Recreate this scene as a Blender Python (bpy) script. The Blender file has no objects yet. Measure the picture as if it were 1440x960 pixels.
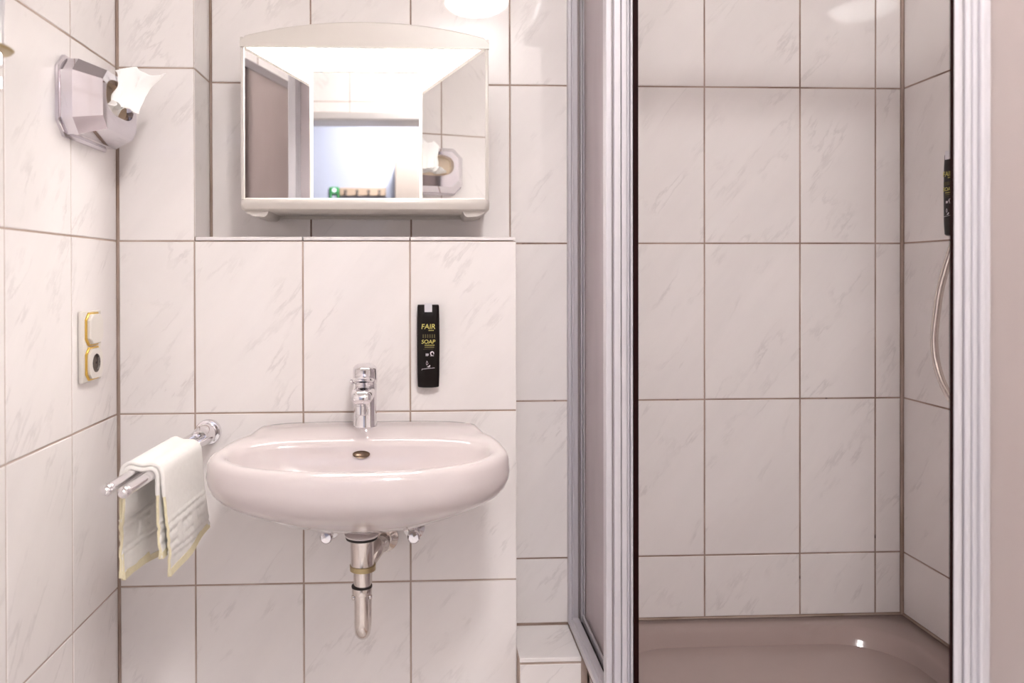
import bpy, bmesh, math, random
from mathutils import Vector, Matrix
R = random.Random(7)
SC = bpy.context.scene
COL = SC.collection

# ------------------------------------------------------------------ camera
CAMX, CAMY, CAMZ = 0.7069, -1.8373, 1.2175
cd = bpy.data.cameras.new('camera')
cam = bpy.data.objects.new('camera', cd)
COL.objects.link(cam)
fwd = Vector((0.04524048, 0.9989627, -0.00517854))
rgt = Vector((0.99897335, -0.04525196, -0.00212235))
upv = Vector((0.00235448, 0.00507721, 0.99998434))
m3 = Matrix((rgt, upv, -fwd)).transposed()
cam.matrix_world = Matrix.Translation((CAMX, CAMY, CAMZ)) @ m3.to_4x4()
cd.sensor_fit = 'HORIZONTAL'; cd.sensor_width = 36.0
cd.lens = 1098.53 * 36 / 1440
cd.shift_x = (720 - 645.756) / 1440
cd.shift_y = -(480 - 393.774) / 1440
cd.clip_start = 0.02
cd.dof.use_dof = True
cd.dof.focus_distance = 1.80
cd.dof.aperture_fstop = 2.6
SC.camera = cam

# ------------------------------------------------------------------ world, exposure, lamp strengths
w = bpy.data.worlds.new('world'); SC.world = w; w.use_nodes = True
w.node_tree.nodes['Background'].inputs[0].default_value = (0.9, 0.92, 1.0, 1)
w.node_tree.nodes['Background'].inputs[1].default_value = 0.15
SC.view_settings.view_transform = 'Standard'
SC.view_settings.look = 'None'
SC.view_settings.gamma = 1
SC.view_settings.use_curve_mapping = False
SC.view_settings.exposure = 1.50
MIRROR_LAMP = 12.5      # emission of the tube cover under the mirror hood
CEILING_LAMP = 45.0     # emission of the round ceiling lamp
HALL_FILL = 100.0  # emission of the added, unseen fill light in the hall

D = 0.133      # depth of the recess
W = 1.9461     # right wall
YD = -2.0      # door wall
H = 2.61     # ceiling
XE = 0.925     # right end of the pre-wall behind the basin
XP = 0.177     # left pillar
ZS = 1.30      # shelf height
ZT = 0.338     # shower tray rim
XS = 1.071     # outer side of the shower side rail
YS = -0.70     # front plane of the shower

# ------------------------------------------------------------------ materials
def nmat(name):
    m = bpy.data.materials.new(name); m.use_nodes = True
    nt = m.node_tree; b = nt.nodes['Principled BSDF']
    return m, nt, b
def mat(name, col, rough=0.5, metal=0.0, spec=0.5, noise=0.0, nscale=30, bump=0.0, bscale=200, trans=0.0, coat=0.0, emit=0.0, ecol=None, ior=None, stretch=(1,1,1)):
    m, nt, b = nmat(name)
    b.inputs['Base Color'].default_value = (*col, 1)
    b.inputs['Roughness'].default_value = rough
    b.inputs['Metallic'].default_value = metal
    b.inputs['Specular IOR Level'].default_value = spec
    b.inputs['Transmission Weight'].default_value = trans
    b.inputs['Coat Weight'].default_value = coat
    if ior: b.inputs['IOR'].default_value = ior
    if emit:
        b.inputs['Emission Color'].default_value = (*(ecol or col), 1)
        b.inputs['Emission Strength'].default_value = emit
    tc = nt.nodes.new('ShaderNodeTexCoord'); mp = nt.nodes.new('ShaderNodeMapping')
    mp.inputs['Scale'].default_value = stretch
    nt.links.new(tc.outputs['Object'], mp.inputs['Vector'])
    n = nt.nodes.new('ShaderNodeTexNoise'); n.inputs['Scale'].default_value = nscale; n.inputs['Detail'].default_value = 4
    nt.links.new(mp.outputs[0], n.inputs['Vector'])
    mx = nt.nodes.new('ShaderNodeMix'); mx.data_type = 'RGBA'
    mx.inputs[6].default_value = (*[max(0, c*(1-noise)) for c in col], 1)
    mx.inputs[7].default_value = (*[min(1, c*(1+noise)) for c in col], 1)
    nt.links.new(n.outputs['Fac'], mx.inputs[0]); nt.links.new(mx.outputs[2], b.inputs['Base Color'])
    if bump:
        n2 = nt.nodes.new('ShaderNodeTexNoise'); n2.inputs['Scale'].default_value = bscale; n2.inputs['Detail'].default_value = 3
        nt.links.new(mp.outputs[0], n2.inputs['Vector'])
        bp = nt.nodes.new('ShaderNodeBump'); bp.inputs['Strength'].default_value = bump; bp.inputs['Distance'].default_value = 0.002
        nt.links.new(n2.outputs['Fac'], bp.inputs['Height']); nt.links.new(bp.outputs[0], b.inputs['Normal'])
    return m

def tile_mat():
    m, nt, b = nmat('marbled_glazed_tile')
    L = nt.links; N = nt.nodes.new
    tc = N('ShaderNodeTexCoord'); oi = N('ShaderNodeObjectInfo')
    mul = N('ShaderNodeVectorMath'); mul.operation = 'MULTIPLY_ADD'
    cmb = N('ShaderNodeCombineXYZ')
    for k in range(3): L.new(oi.outputs['Random'], cmb.inputs[k])
    mul.inputs[1].default_value = (37, 61, 23)
    L.new(cmb.outputs[0], mul.inputs[0]); L.new(tc.outputs['Object'], mul.inputs[2])
    mp = N('ShaderNodeMapping'); mp.vector_type = 'TEXTURE'
    mp.inputs['Rotation'].default_value = (0, 0, math.radians(52))
    mp.inputs['Scale'].default_value = (4.2, 1.0, 1.0)
    L.new(mul.outputs[0], mp.inputs['Vector'])
    n1 = N('ShaderNodeTexNoise'); n1.inputs['Scale'].default_value = 8; n1.inputs['Detail'].default_value = 7
    n1.inputs['Roughness'].default_value = 0.62; n1.inputs['Distortion'].default_value = 0.25
    L.new(mp.outputs[0], n1.inputs['Vector'])
    s = N('ShaderNodeMath'); s.operation = 'SUBTRACT'; s.inputs[1].default_value = 0.5; L.new(n1.outputs['Fac'], s.inputs[0])
    a = N('ShaderNodeMath'); a.operation = 'ABSOLUTE'; L.new(s.outputs[0], a.inputs[0])
    r1 = N('ShaderNodeMapRange'); r1.inputs[1].default_value = 0.0; r1.inputs[2].default_value = 0.022
    r1.inputs[3].default_value = 1.0; r1.inputs[4].default_value = 0.0; L.new(a.outputs[0], r1.inputs[0])
    # veins appear only in patches
    n2 = N('ShaderNodeTexNoise'); n2.inputs['Scale'].default_value = 10; n2.inputs['Detail'].default_value = 2
    L.new(mul.outputs[0], n2.inputs['Vector'])
    r2 = N('ShaderNodeMapRange'); r2.inputs[1].default_value = 0.46; r2.inputs[2].default_value = 0.66; L.new(n2.outputs['Fac'], r2.inputs[0])
    v = N('ShaderNodeMath'); v.operation = 'MULTIPLY'; L.new(r1.outputs[0], v.inputs[0]); L.new(r2.outputs[0], v.inputs[1])
    v2 = N('ShaderNodeMath'); v2.operation = 'MULTIPLY'; v2.inputs[1].default_value = 0.22; L.new(v.outputs[0], v2.inputs[0])
    # soft clouds
    r3 = N('ShaderNodeMapRange'); r3.inputs[1].default_value = 0.35; r3.inputs[2].default_value = 0.7
    r3.inputs[3].default_value = 0.0; r3.inputs[4].default_value = 0.10; L.new(n1.outputs['Fac'], r3.inputs[0])
    ad = N('ShaderNodeMath'); ad.operation = 'ADD'; ad.use_clamp = True; L.new(v2.outputs[0], ad.inputs[0]); L.new(r3.outputs[0], ad.inputs[1])
    mx = N('ShaderNodeMix'); mx.data_type = 'RGBA'
    mx.inputs[6].default_value = (0.865, 0.82, 0.80, 1); mx.inputs[7].default_value = (0.36, 0.32, 0.31, 1)
    L.new(ad.outputs[0], mx.inputs[0]); L.new(mx.outputs[2], b.inputs['Base Color'])
    b.inputs['Roughness'].default_value = 0.015
    b.inputs['Specular IOR Level'].default_value = 0.5
    return m

def grout_mat(name, light, dark, spot):
    m, nt, b = nmat(name); L = nt.links; N = nt.nodes.new
    tc = N('ShaderNodeTexCoord')
    n = N('ShaderNodeTexNoise'); n.inputs['Scale'].default_value = 6; n.inputs['Detail'].default_value = 5; L.new(tc.outputs['Object'], n.inputs['Vector'])
    cr = N('ShaderNodeValToRGB'); cr.color_ramp.elements[0].position = .38; cr.color_ramp.elements[1].position = .62
    cr.color_ramp.elements[0].color = (*light, 1); cr.color_ramp.elements[1].color = (*dark, 1); L.new(n.outputs['Fac'], cr.inputs[0])
    n2 = N('ShaderNodeTexNoise'); n2.inputs['Scale'].default_value = 38; n2.inputs['Detail'].default_value = 3; L.new(tc.outputs['Object'], n2.inputs['Vector'])
    r = N('ShaderNodeMapRange'); r.inputs[1].default_value = spot; r.inputs[2].default_value = spot + .05; L.new(n2.outputs['Fac'], r.inputs[0])
    mx = N('ShaderNodeMix'); mx.data_type = 'RGBA'; L.new(r.outputs[0], mx.inputs[0]); L.new(cr.outputs[0], mx.inputs[6])
    mx.inputs[7].default_value = (0.06, 0.03, 0.02, 1); L.new(mx.outputs[2], b.inputs['Base Color'])
    b.inputs['Roughness'].default_value = 0.85
    return m

def pane_mat(name, clear, tint, rough):
    m = bpy.data.materials.new(name); m.use_nodes = True; nt = m.node_tree; nt.nodes.clear(); N = nt.nodes.new; L = nt.links
    out = N('ShaderNodeOutputMaterial'); tr = N('ShaderNodeBsdfTransparent'); tr.inputs[0].default_value = (0.97, 0.95, 0.96, 1)
    df = N('ShaderNodeBsdfDiffuse'); df.inputs[0].default_value = (*tint, 1)
    tl = N('ShaderNodeBsdfTranslucent'); tl.inputs[0].default_value = (*tint, 1)
    gl = N('ShaderNodeBsdfGlossy'); gl.inputs['Roughness'].default_value = rough
    m1 = N('ShaderNodeMixShader'); m1.inputs[0].default_value = .5 if rough < .1 else .72; L.new(df.outputs[0], m1.inputs[1]); L.new(tl.outputs[0], m1.inputs[2])
    m2 = N('ShaderNodeMixShader'); L.new(m1.outputs[0], m2.inputs[1]); L.new(tr.outputs[0], m2.inputs[2])
    n = N('ShaderNodeTexNoise'); n.inputs['Scale'].default_value = 5
    mr = N('ShaderNodeMapRange'); mr.inputs[3].default_value = clear - .05; mr.inputs[4].default_value = clear + .05
    L.new(n.outputs['Fac'], mr.inputs[0]); L.new(mr.outputs[0], m2.inputs[0])
    fr = N('ShaderNodeFresnel'); fr.inputs[0].default_value = 1.45
    fm = N('ShaderNodeMath'); fm.operation = 'MULTIPLY'; fm.inputs[1].default_value = .18 if rough < .1 else .6; L.new(fr.outputs[0], fm.inputs[0])
    m3_ = N('ShaderNodeMixShader'); L.new(fm.outputs[0], m3_.inputs[0]); L.new(m2.outputs[0], m3_.inputs[1]); L.new(gl.outputs[0], m3_.inputs[2])
    L.new(m3_.outputs[0], out.inputs[0])
    return m

TILE = tile_mat()
GROUT = grout_mat('grout_grey_brown', (0.50, 0.40, 0.345), (0.36, 0.265, 0.21), 0.80)
GROUT_W = grout_mat('grout_stained', (0.44, 0.33, 0.275), (0.25, 0.165, 0.125), 0.66)
SILI = grout_mat('aged_silicone', (0.45, 0.35, 0.30), (0.32, 0.225, 0.17), 0.72)
PLASTER = mat('white_ceiling_paint', (0.72, 0.69, 0.67), .8, noise=.03)
HALLW = mat('hall_wall_paint', (0.31, 0.31, 0.35), .7, noise=.02)
FLOORM = mat('floor_tile_grey', (0.58, 0.54, 0.51), .35, noise=.08, nscale=14)
CHROME = mat('chrome', (0.83, 0.81, 0.83), .06, 1.0, noise=.03)
CHROMEB = mat('worn_chrome', (0.70, 0.64, 0.60), .16, 1.0, noise=.12, nscale=60)
BRASS = mat('tarnished_brass', (0.45, 0.36, 0.20), .3, 1.0, noise=.2)
STEEL = mat('brushed_chrome_box', (0.70, 0.67, 0.71), .05, 1.0, noise=.05)
CERAM = mat('sanitary_ceramic', (0.63, 0.56, 0.55), .07, noise=.01, coat=.3)
ACRYL = mat('grey_acrylic_tray', (0.36, 0.275, 0.255), .13, noise=.02)
WPLAST = mat('cream_white_plastic', (0.62, 0.575, 0.53), .3, noise=.02)
MIRR = mat('mirror_silver', (0.95, 0.955, 0.95), .0, 1.0, noise=.0)
ALU = mat('white_enamelled_aluminium', (0.60, 0.575, 0.605), .35, 0.15, noise=.005, nscale=8)
ALUD = mat('aluminium_groove', (0.36, 0.31, 0.30), .45, 0.2, noise=.08)
GASK = mat('black_magnetic_gasket', (0.014, 0.003, 0.003), .6, spec=.08, noise=.2)
PANE = pane_mat('hazy_acrylic_pane', .50, (0.93, 0.89, 0.91), .06)
PANEF = pane_mat('frosted_acrylic_pane', .36, (0.90, 0.84, 0.82), .22)
BLACK = mat('glossy_black_plastic', (0.006, 0.003, 0.0025), .3, spec=.25, noise=.2)
SILVER = mat('silver_clip', (0.75, 0.73, 0.76), .3, .3, noise=.05)
YEL = mat('print_yellow_green', (0.62, 0.56, 0.16), .6, noise=.05)
OLIV = mat('print_dark_olive', (0.10, 0.085, 0.03), .6, noise=.1)
WHT = mat('print_white', (0.8, 0.76, 0.8), .6, noise=.03)
CREAM = mat('cream_socket_plastic', (0.70, 0.655, 0.60), .35, noise=.03)
GOLD = mat('gold_trim', (0.72, 0.47, 0.10), .3, .7, noise=.15)
DARKIN = mat('dark_socket_inside', (0.10, 0.075, 0.06), .6, noise=.2)
TOWEL = mat('white_terry_cloth', (0.88, 0.85, 0.81), .95, noise=.05, nscale=90, bump=.6, bscale=900)
HEM = mat('pale_yellow_hem', (0.80, 0.72, 0.50), .9, noise=.08, nscale=120, bump=.4, bscale=900)
TISS = mat('white_tissue_paper', (0.93, 0.92, 0.90), .9, noise=.02)
CARD = mat('tissue_carton_beige', (0.72, 0.60, 0.48), .8, noise=.06)
RUBBER = mat('black_rubber_ring', (0.02, 0.014, 0.012), .6, noise=.2)
BRONZE = mat('dark_bronze_overflow', (0.15, 0.10, 0.07), .3, .9, noise=.25, nscale=60)
LAMPM = mat('lit_lamp_cover', (1, 1, 1), .5, emit=MIRROR_LAMP, ecol=(1.0, 0.965, 0.935))
LAMPC = mat('lit_opal_glass', (1, 1, 1), .4, emit=CEILING_LAMP, ecol=(1.0, 0.975, 0.965))
FILLH = mat('hall_fill_glow', (1, 1, 1), .4, emit=HALL_FILL, ecol=(0.90, 0.92, 1.0))
STEELF = mat('grey_door_frame_paint', (0.50, 0.47, 0.46), .4, noise=.04)
WOOD = mat('light_maple_wood', (0.30, 0.21, 0.14), .5, noise=.12, nscale=8, stretch=(1, 1, 8))
WOODP = mat('pale_peach_veneer', (0.21, 0.165, 0.13), .5, noise=.05, nscale=6, stretch=(6, 1, 1))
GREEN = mat('green_plastic', (0.03, 0.20, 0.05), .5, noise=.06)
FROST = mat('frosted_glass', (0.80, 0.77, 0.80), .35, trans=.55, noise=.03)

# ------------------------------------------------------------------ mesh helpers (world coordinates)
class MB:
    def __init__(s): s.v = []; s.f = []
    def add(s, vs, fs):
        o = len(s.v); s.v += [tuple(v) for v in vs]; s.f += [tuple(i + o for i in f) for f in fs]; return s
    def box(s, x0, x1, y0, y1, z0, z1, bev=0.0, seg=1):
        bm = bmesh.new(); bmesh.ops.create_cube(bm, size=1.0)
        for v in bm.verts:
            v.co = Vector(((x0+x1)/2 + v.co.x*(x1-x0), (y0+y1)/2 + v.co.y*(y1-y0), (z0+z1)/2 + v.co.z*(z1-z0)))
        if bev: bmesh.ops.bevel(bm, geom=bm.edges[:], offset=bev, segments=seg, profile=.5, affect='EDGES')
        bm.verts.index_update(); s.add([v.co for v in bm.verts], [[v.index for v in f.verts] for f in bm.faces]); bm.free(); return s
    def rings(s, rs, close=True, cap0=False, cap1=False):
        n = len(rs[0]); vs = [p for r in rs for p in r]; fs = []
        for i in range(len(rs) - 1):
            for j in range(n if close else n - 1):
                k = (j + 1) % n
                fs.append((i*n + j, i*n + k, (i+1)*n + k, (i+1)*n + j))
        if cap0: fs.append(tuple(range(n))[::-1])
        if cap1: fs.append(tuple((len(rs)-1)*n + j for j in range(n)))
        return s.add(vs, fs)
    def lathe(s, base, axis, prof, seg=32, cap0=True, cap1=True):
        ax = Vector(axis).normalized(); a = ax.orthogonal().normalized(); b = ax.cross(a); base = Vector(base); rs = []
        for r, h in prof:
            rs.append([base + ax*h + (a*math.cos(t) + b*math.sin(t))*max(r, 1e-5) for t in [2*math.pi*k/seg for k in range(seg)]])
        return s.rings(rs, True, cap0, cap1)
    def tube(s, pts, r, seg=16, caps=True):
        pts = [Vector(p) for p in pts]; rr = r if isinstance(r, (list, tuple)) else [r]*len(pts)
        up = None; rs = []
        for i, p in enumerate(pts):
            t = (pts[min(i+1, len(pts)-1)] - pts[max(i-1, 0)]).normalized()
            if up is None: up = t.orthogonal().normalized()
            up = (up - t*up.dot(t)).normalized(); b = t.cross(up)
            rs.append([p + (up*math.cos(q) + b*math.sin(q))*rr[i] for q in [2*math.pi*k/seg for k in range(seg)]])
        return s.rings(rs, True, caps, caps)
    def prism(s, poly, h0, h1, fn):     # poly of (a,b), fn(a,b,h)->xyz
        return s.rings([[fn(a, b, h0) for a, b in poly], [fn(a, b, h1) for a, b in poly]], True, True, True)
    def build(s, name, mt, parent=None, smooth=True, angle=35, label=None):
        off = parent.matrix_world.translation if parent else Vector((0, 0, 0))
        me = bpy.data.meshes.new(name); me.from_pydata([tuple(Vector(v) - off) for v in s.v], [], s.f); me.update()
        bm = bmesh.new(); bm.from_mesh(me); bmesh.ops.recalc_face_normals(bm, faces=bm.faces[:]); bm.to_mesh(me); bm.free()
        if smooth:
            for p in me.polygons: p.use_smooth = True
            me.set_sharp_from_angle(angle=math.radians(angle))
        me.materials.append(mt)
        o = bpy.data.objects.new(name, me); COL.objects.link(o)
        if parent: o.parent = parent
        if label: o['label'] = label
        return o

def spline(pts, n=8):
    pts = [Vector(p) for p in pts]; out = []
    for i in range(len(pts)-1):
        p0 = pts[max(i-1, 0)]; p1 = pts[i]; p2 = pts[i+1]; p3 = pts[min(i+2, len(pts)-1)]
        for k in range(n):
            t = k/n
            out.append(0.5*((2*p1) + (p2-p0)*t + (2*p0-5*p1+4*p2-p3)*t*t + (3*p1-p0-3*p2+p3)*t**3))
    out.append(pts[-1]); return out

def tag(o, label, cat, group=None):
    o['label'] = label; o['category'] = cat
    if group: o['group'] = group
    return o
def thing(name, label, cat, loc, group=None):
    o = bpy.data.objects.new(name, None); COL.objects.link(o); o.location = loc
    o.empty_display_size = .05
    o.matrix_world = Matrix.Translation(loc)
    return tag(o, label, cat, group)
def struct(o): o['kind'] = 'structure'; return o

# ------------------------------------------------------------------ tiles
TM = {}
def tile_mesh(wd, hg, t=.006, c=.0013):
    k = (round(wd, 4), round(hg, 4), t)
    if k in TM: return TM[k]
    a, b = wd/2, hg/2
    q = lambda a, b, z: [(-a, -b, z), (a, -b, z), (a, b, z), (-a, b, z)]
    vs = q(a, b, -t) + q(a, b, -c) + q(a-c, b-c, 0)
    fs = [(3, 2, 1, 0), (8, 9, 10, 11)]
    for i in range(4):
        j = (i+1) % 4
        fs += [(i, j, 4+j, 4+i), (4+i, 4+j, 8+j, 8+i)]
    me = bpy.data.meshes.new('tile'); me.from_pydata(vs, [], fs); me.update(); me.materials.append(TILE)
    TM[k] = me; return me
G = .0036
def tiles(parent, O, U, V, us, vs, keep=None, g=G, tilt=.0010):
    O, U, V = Vector(O), Vector(U), Vector(V); N = U.cross(V)
    for i in range(len(us)-1):
        for j in range(len(vs)-1):
            u0, u1, v0, v1 = us[i], us[i+1], vs[j], vs[j+1]
            if keep:
                kk = keep(u0, u1, v0, v1)
                if kk is False or kk is None: continue
                if kk is not True: u0, u1, v0, v1 = kk
            if u1-u0 < .012 or v1-v0 < .012: continue
            me = tile_mesh(u1-u0-g, v1-v0-g)
            c = O + U*(u0+u1)/2 + V*(v0+v1)/2
            rx = Matrix.Rotation(R.uniform(-tilt, tilt), 3, 'X') @ Matrix.Rotation(R.uniform(-tilt, tilt), 3, 'Y')
            M = (Matrix((U, V, N)).transposed() @ rx).to_4x4(); M.translation = c - N*R.uniform(0, .0003)
            o = bpy.data.objects.new('tile', me); COL.objects.link(o); o.parent = parent; o.matrix_world = M
            o.matrix_local = M
ROWS = [-0.0, .10, .50, .90, 1.30, 1.70, 2.10, 2.50, H]
S = .0014     # grout sits this far behind the tile face

# left wall (faces +X): u runs along -Y... use U=+Y reversed so that N=+X : U=(0,1,0),V=(0,0,1) -> N=+X
wl = struct(MB().box(-.12, -S, YD-.17, D+.1, 0, H).build('wall_left', GROUT, smooth=False))
ucl = [YD, -1.984, -1.734, -1.484, -1.234, -.984, -.734, -.484, -.2337, -.003]
tiles(wl, (0, 0, 0), (0, 1, 0), (0, 0, 1), ucl, ROWS)
# pre-wall with the basin plus the left pillar (faces -Y): U=(1,0,0)  N = U x V = (1,0,0)x(0,0,1) = (0,-1,0)
wb = MB().box(0, XE-S, S, D+.02, 0, ZS).box(0, XP-S, S, D+.02, ZS, H)
wb = struct(wb.build('wall_basin', GROUT, smooth=False))
ucb = [.003, .1755, .4248, .6745, XE+.0015]
tiles(wb, (0, 0, 0), (1, 0, 0), (0, 0, 1), ucb, ROWS, keep=lambda u0, u1, v0, v1: True if v1 <= ZS+.001 else ((u0, XP, v0, v1) if u0 < .1 else None))
# reveal of the pillar (faces +X), side of the pre-wall (faces +X), shelf top (faces +Z)
tiles(wb, (XP, 0, 0), (0, 1, 0), (0, 0, 1), [.001, D-.003], [ZS+.008, 1.70, 2.10, 2.50, H])
tiles(wb, (XE, 0, 0), (0, 1, 0), (0, 0, 1), [.007, D-.002], [.34, .50, .90, ZS-.002])
for a, b_ in zip([.1765, .4248, .6745], [.4248, .6745, XE]):
    me = MB().box(a+.0014, b_-.0014, -.0005, D-.002, ZS+.0015, ZS+.010, .0012).build('tile', TILE, wb, smooth=False)
# recess back wall (faces -Y)
wk = struct(MB().box(0, W+.12, D+S, D+.14, 0, H).build('wall_back', GROUT_W, smooth=False))
uck = [XP+.003, .4254, .6754, .9254, 1.1754, 1.4254, 1.6754, 1.8747, W-.004]
def kb(u0, u1, v0, v1):
    if u1 <= XE+.01: return (u0, u1, max(v0, ZS+.011), v1) if v1 > ZS+.02 else None
    lo = .334 if u1 < 1.2 else ZT+.003
    if v1 <= lo: return None
    return (u0, u1, max(v0, lo), v1)
tiles(wk, (0, D, 0), (1, 0, 0), (0, 0, 1), uck, ROWS, keep=kb)
# right wall (faces -X): U=(0,-1,0), V=z -> N=(-1,0,0)
wr = struct(MB().box(W+S, W+.12, YD-.17, D+.1, 0, H).build('wall_right', GROUT_W, smooth=False))
ucr = [-D+.004, .117, .367, .617, .867, 1.117, 1.367, 1.617, 1.867, 2.0]
def kr(u0, u1, v0, v1):
    lo = ZT+.003 if u0 < .70 else 0
    if v1 <= lo: return None
    return (u0, u1, max(v0, lo), v1)
tiles(wr, (W, 0, 0), (0, -1, 0), (0, 0, 1), ucr, ROWS, keep=kr)
# silicone corner joints
for par, x0, x1, y0, y1, z0, z1, mt in ((wl, -.001, .0018, -.0032, .001, .0, H, SILI), (wk, W-.0058, W+.001, D-.0055, D+.001, ZT, H, SILI),
                                   (wk, XP-.001, XP+.003, D-.003, D+.001, ZS+.01, H, SILI), (wk, 1.11, W, D-.003, D+.001, ZT-.001, ZT+.003, SILI),
                                   (wr, W-.003, W+.001, YS, D, ZT-.001, ZT+.003, SILI)):
    MB().box(x0, x1, y0, y1, z0, z1, .0015).build('silicone_joint', mt, par)
# ledge beside the pre-wall
ld = struct(MB().box(XE-.0, 1.085, -.0385, D, 0, .330).build('trim_1', GROUT, smooth=False))
MB().box(XE+.0018, 1.071, -.0405, D-.003, .3215, .3315, .0012).build('tile', TILE, ld, smooth=False)
tiles(ld, (0, -.040, 0), (1, 0, 0), (0, 0, 1), [XE+.001, 1.072], [0, .318])
# door wall with opening
DX0, DX1, DZ = .10, 1.02, 2.01
dw = MB().box(-.1, DX0, YD-.17, YD-S, 0, H).box(DX1, W+.1, YD-.17, YD-S, 0, H).box(DX0, DX1, YD-.17, YD-S, DZ, H)
dw = struct(dw.build('wall_door', GROUT, smooth=False))
ucd = [-1.835-.25+.0, -1.835, -1.585, -1.335, -1.085, -.835, -.585, -.335, -.085, -.0]
def kd(u0, u1, v0, v1):
    x0, x1 = -u1, -u0
    x0 = max(x0, .002); x1 = min(x1, W-.002)
    if x1 - x0 < .02: return None
    if x1 > DX0-.03 and x0 < DX1+.03:
        if v1 > DZ+.04: return (-x1, -x0, max(v0, DZ+.035), v1)
        if x0 < DX0-.035: return (-(DX0-.03), -x0, v0, v1)
        if x1 > DX1+.035: return (-x1, -(DX1+.03), v0, v1)
        return None
    return (-x1, -x0, v0, v1)
tiles(dw, (0, YD, 0), (-1, 0, 0), (0, 0, 1), ucd, ROWS, keep=kd)
dr = struct(MB().box(DX0-.03, DX1+.03, YD-.001, YD+.012, DZ, DZ+.033, .002).build('door_1', STEELF))
MB().box(DX0-.03, DX0, YD-.001, YD+.012, 0, DZ, .002).build('jamb', STEELF, dr)
MB().box(DX1, DX1+.03, YD-.001, YD+.012, 0, DZ, .002).build('jamb', STEELF, dr)
MB().box(DX0-.001, DX0+.004, YD-.17, YD, 0, DZ).build('reveal', STEELF, dr)
MB().box(DX1-.004, DX1+.001, YD-.17, YD, 0, DZ).build('reveal', STEELF, dr)
MB().box(DX0, DX1, YD-.17, YD, DZ-.004, DZ+.001).build('reveal', STEELF, dr)
# floor and ceiling
fl = struct(MB().box(-.1, W+.1, YD-.17, D+.1, -.1, -.006).build('floor', GROUT, smooth=False))
me = tile_mesh(.3-.004, .3-.004)
fme = me.copy(); fme.materials.clear(); fme.materials.append(FLOORM)
for i in range(7):
    for j in range(8):
        x, y = .15+.3*i, YD+.15+.3*j-.17
        if x > 1.95: continue
        if y > -.05 or (x > 1.0 and y > -.7): continue
        o = bpy.data.objects.new('tile', fme); COL.objects.link(o); o.parent = fl; o.location = (x, y, 0)
cl = struct(MB().box(-.1, W+.1, YD-.17, D+.1, H, H+.1).build('ceiling', PLASTER, smooth=False))
# hall beyond the door
YH = -3.36
struct(MB().box(-.9, 2.3, YH-.1, YH, 0, 2.6).build('wall_hall_far', HALLW, smooth=False))
struct(MB().box(-1.0, -.9, YH, YD-.17, 0, 2.6).build('wall_hall_left', HALLW, smooth=False))
struct(MB().box(2.3, 2.4, YH, YD-.17, 0, 2.6).build('wall_hall_right', HALLW, smooth=False))
struct(MB().box(-.9, 2.3, YD-.18, YD-.17, DZ+.0, 2.6).box(-.9, DX0, YD-.18, YD-.17, 0, DZ).box(DX1, 2.3, YD-.18, YD-.17, 0, DZ).build('wall_hall_near', HALLW, smooth=False))
struct(MB().box(-.9, 2.3, YH, YD-.17, -.1, 0).build('floor', FLOORM, smooth=False))
struct(MB().box(-.9, 2.3, YH, YD-.17, 2.6, 2.7).build('ceiling', PLASTER, smooth=False))

# ------------------------------------------------------------------ ceiling lamp and added hall fill light
def ceiling_lamp(name, label, x, y, z, r, m):
    t = thing(name, label, 'lamp', (x, y, z))
    MB().lathe((x, y, z), (0, 0, -1), [(r*.98, 0), (r*1.04, .004), (r*1.04, .048), (r*1.0, .048), (r*.99, .020)], 48).build('base_ring', WPLAST, t)  # lip made deep to keep the dome's glow off the ceiling
    MB().lathe((x, y, z-.022), (0, 0, -1), [(r*.985, 0), (r*.97, .02), (r*.88, .042), (r*.70, .058), (r*.45, .069), (r*.2, .074), (0, .075)], 48).build('glass_dome', m, t)
    return t
ceiling_lamp('ceiling_lamp', 'round opal ceiling lamp mirrored as a bright disc in the tiles above the cabinet', .972, -1.76, H, .155, LAMPC)
ceiling_lamp('hall_fill_light', 'unseen round fill light added on the hall ceiling beyond the doorway', .7, -2.75, 2.6, .17, FILLH)  # added out of view to brighten the hall and, through the doorway, the bathroom

# ------------------------------------------------------------------ mirror cabinet
XC0, XC1, YF, YM = .2911, .8581, -.045, .068
XI0, XI1 = .4365, .700
mc = thing('mirror_cabinet', 'white lit mirror cabinet with arched hood and three mirror panels in the niche', 'cabinet', ((XC0+XC1)/2, D-.002, 1.355))
def arch(x, top=1.7985, side=1.762):
    u = (x - (XC0+XC1)/2)/((XC1-XC0)/2)
    e = max(0, abs(u)-.955)/.045
    return side + (top-side)*(1-abs(u)**2.1) - .010*e*e
# hood shell: front board + top board + cheeks, hollow underneath
n = 48; xs = [XC0+(XC1-XC0)*i/n for i in range(n+1)]
zl = 1.7395
def hood_ring(y, zlow, inset=0.0):
    top = [(x, y, arch(x)-inset) for x in xs]; bot = [(x, y, zlow) for x in reversed(xs)]
    return top + bot
h = MB()
h.rings([hood_ring(YF+.006, zl, .004), hood_ring(YF+.002, zl, .001), hood_ring(YF, zl+.0, .0035)][::-1], True, True, False)
h.rings([hood_ring(YF+.006, zl, .0), hood_ring(YF+.012, zl, .0)], True, False, True)
# top board
h.rings([[(x, YF+.006, arch(x)) for x in xs]+[(x, YF+.006, arch(x)-.008) for x in reversed(xs)], [(x, D-.002, arch(x)) for x in xs]+[(x, D-.002, arch(x)-.008) for x in reversed(xs)]], True, True, True)
h.box(XC0, XC0+.006, YF+.004, D-.002, zl, 1.762, .001).box(XC1-.006, XC1, YF+.004, D-.002, zl, 1.762, .001)
h.build('hood', WPLAST, mc)
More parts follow.
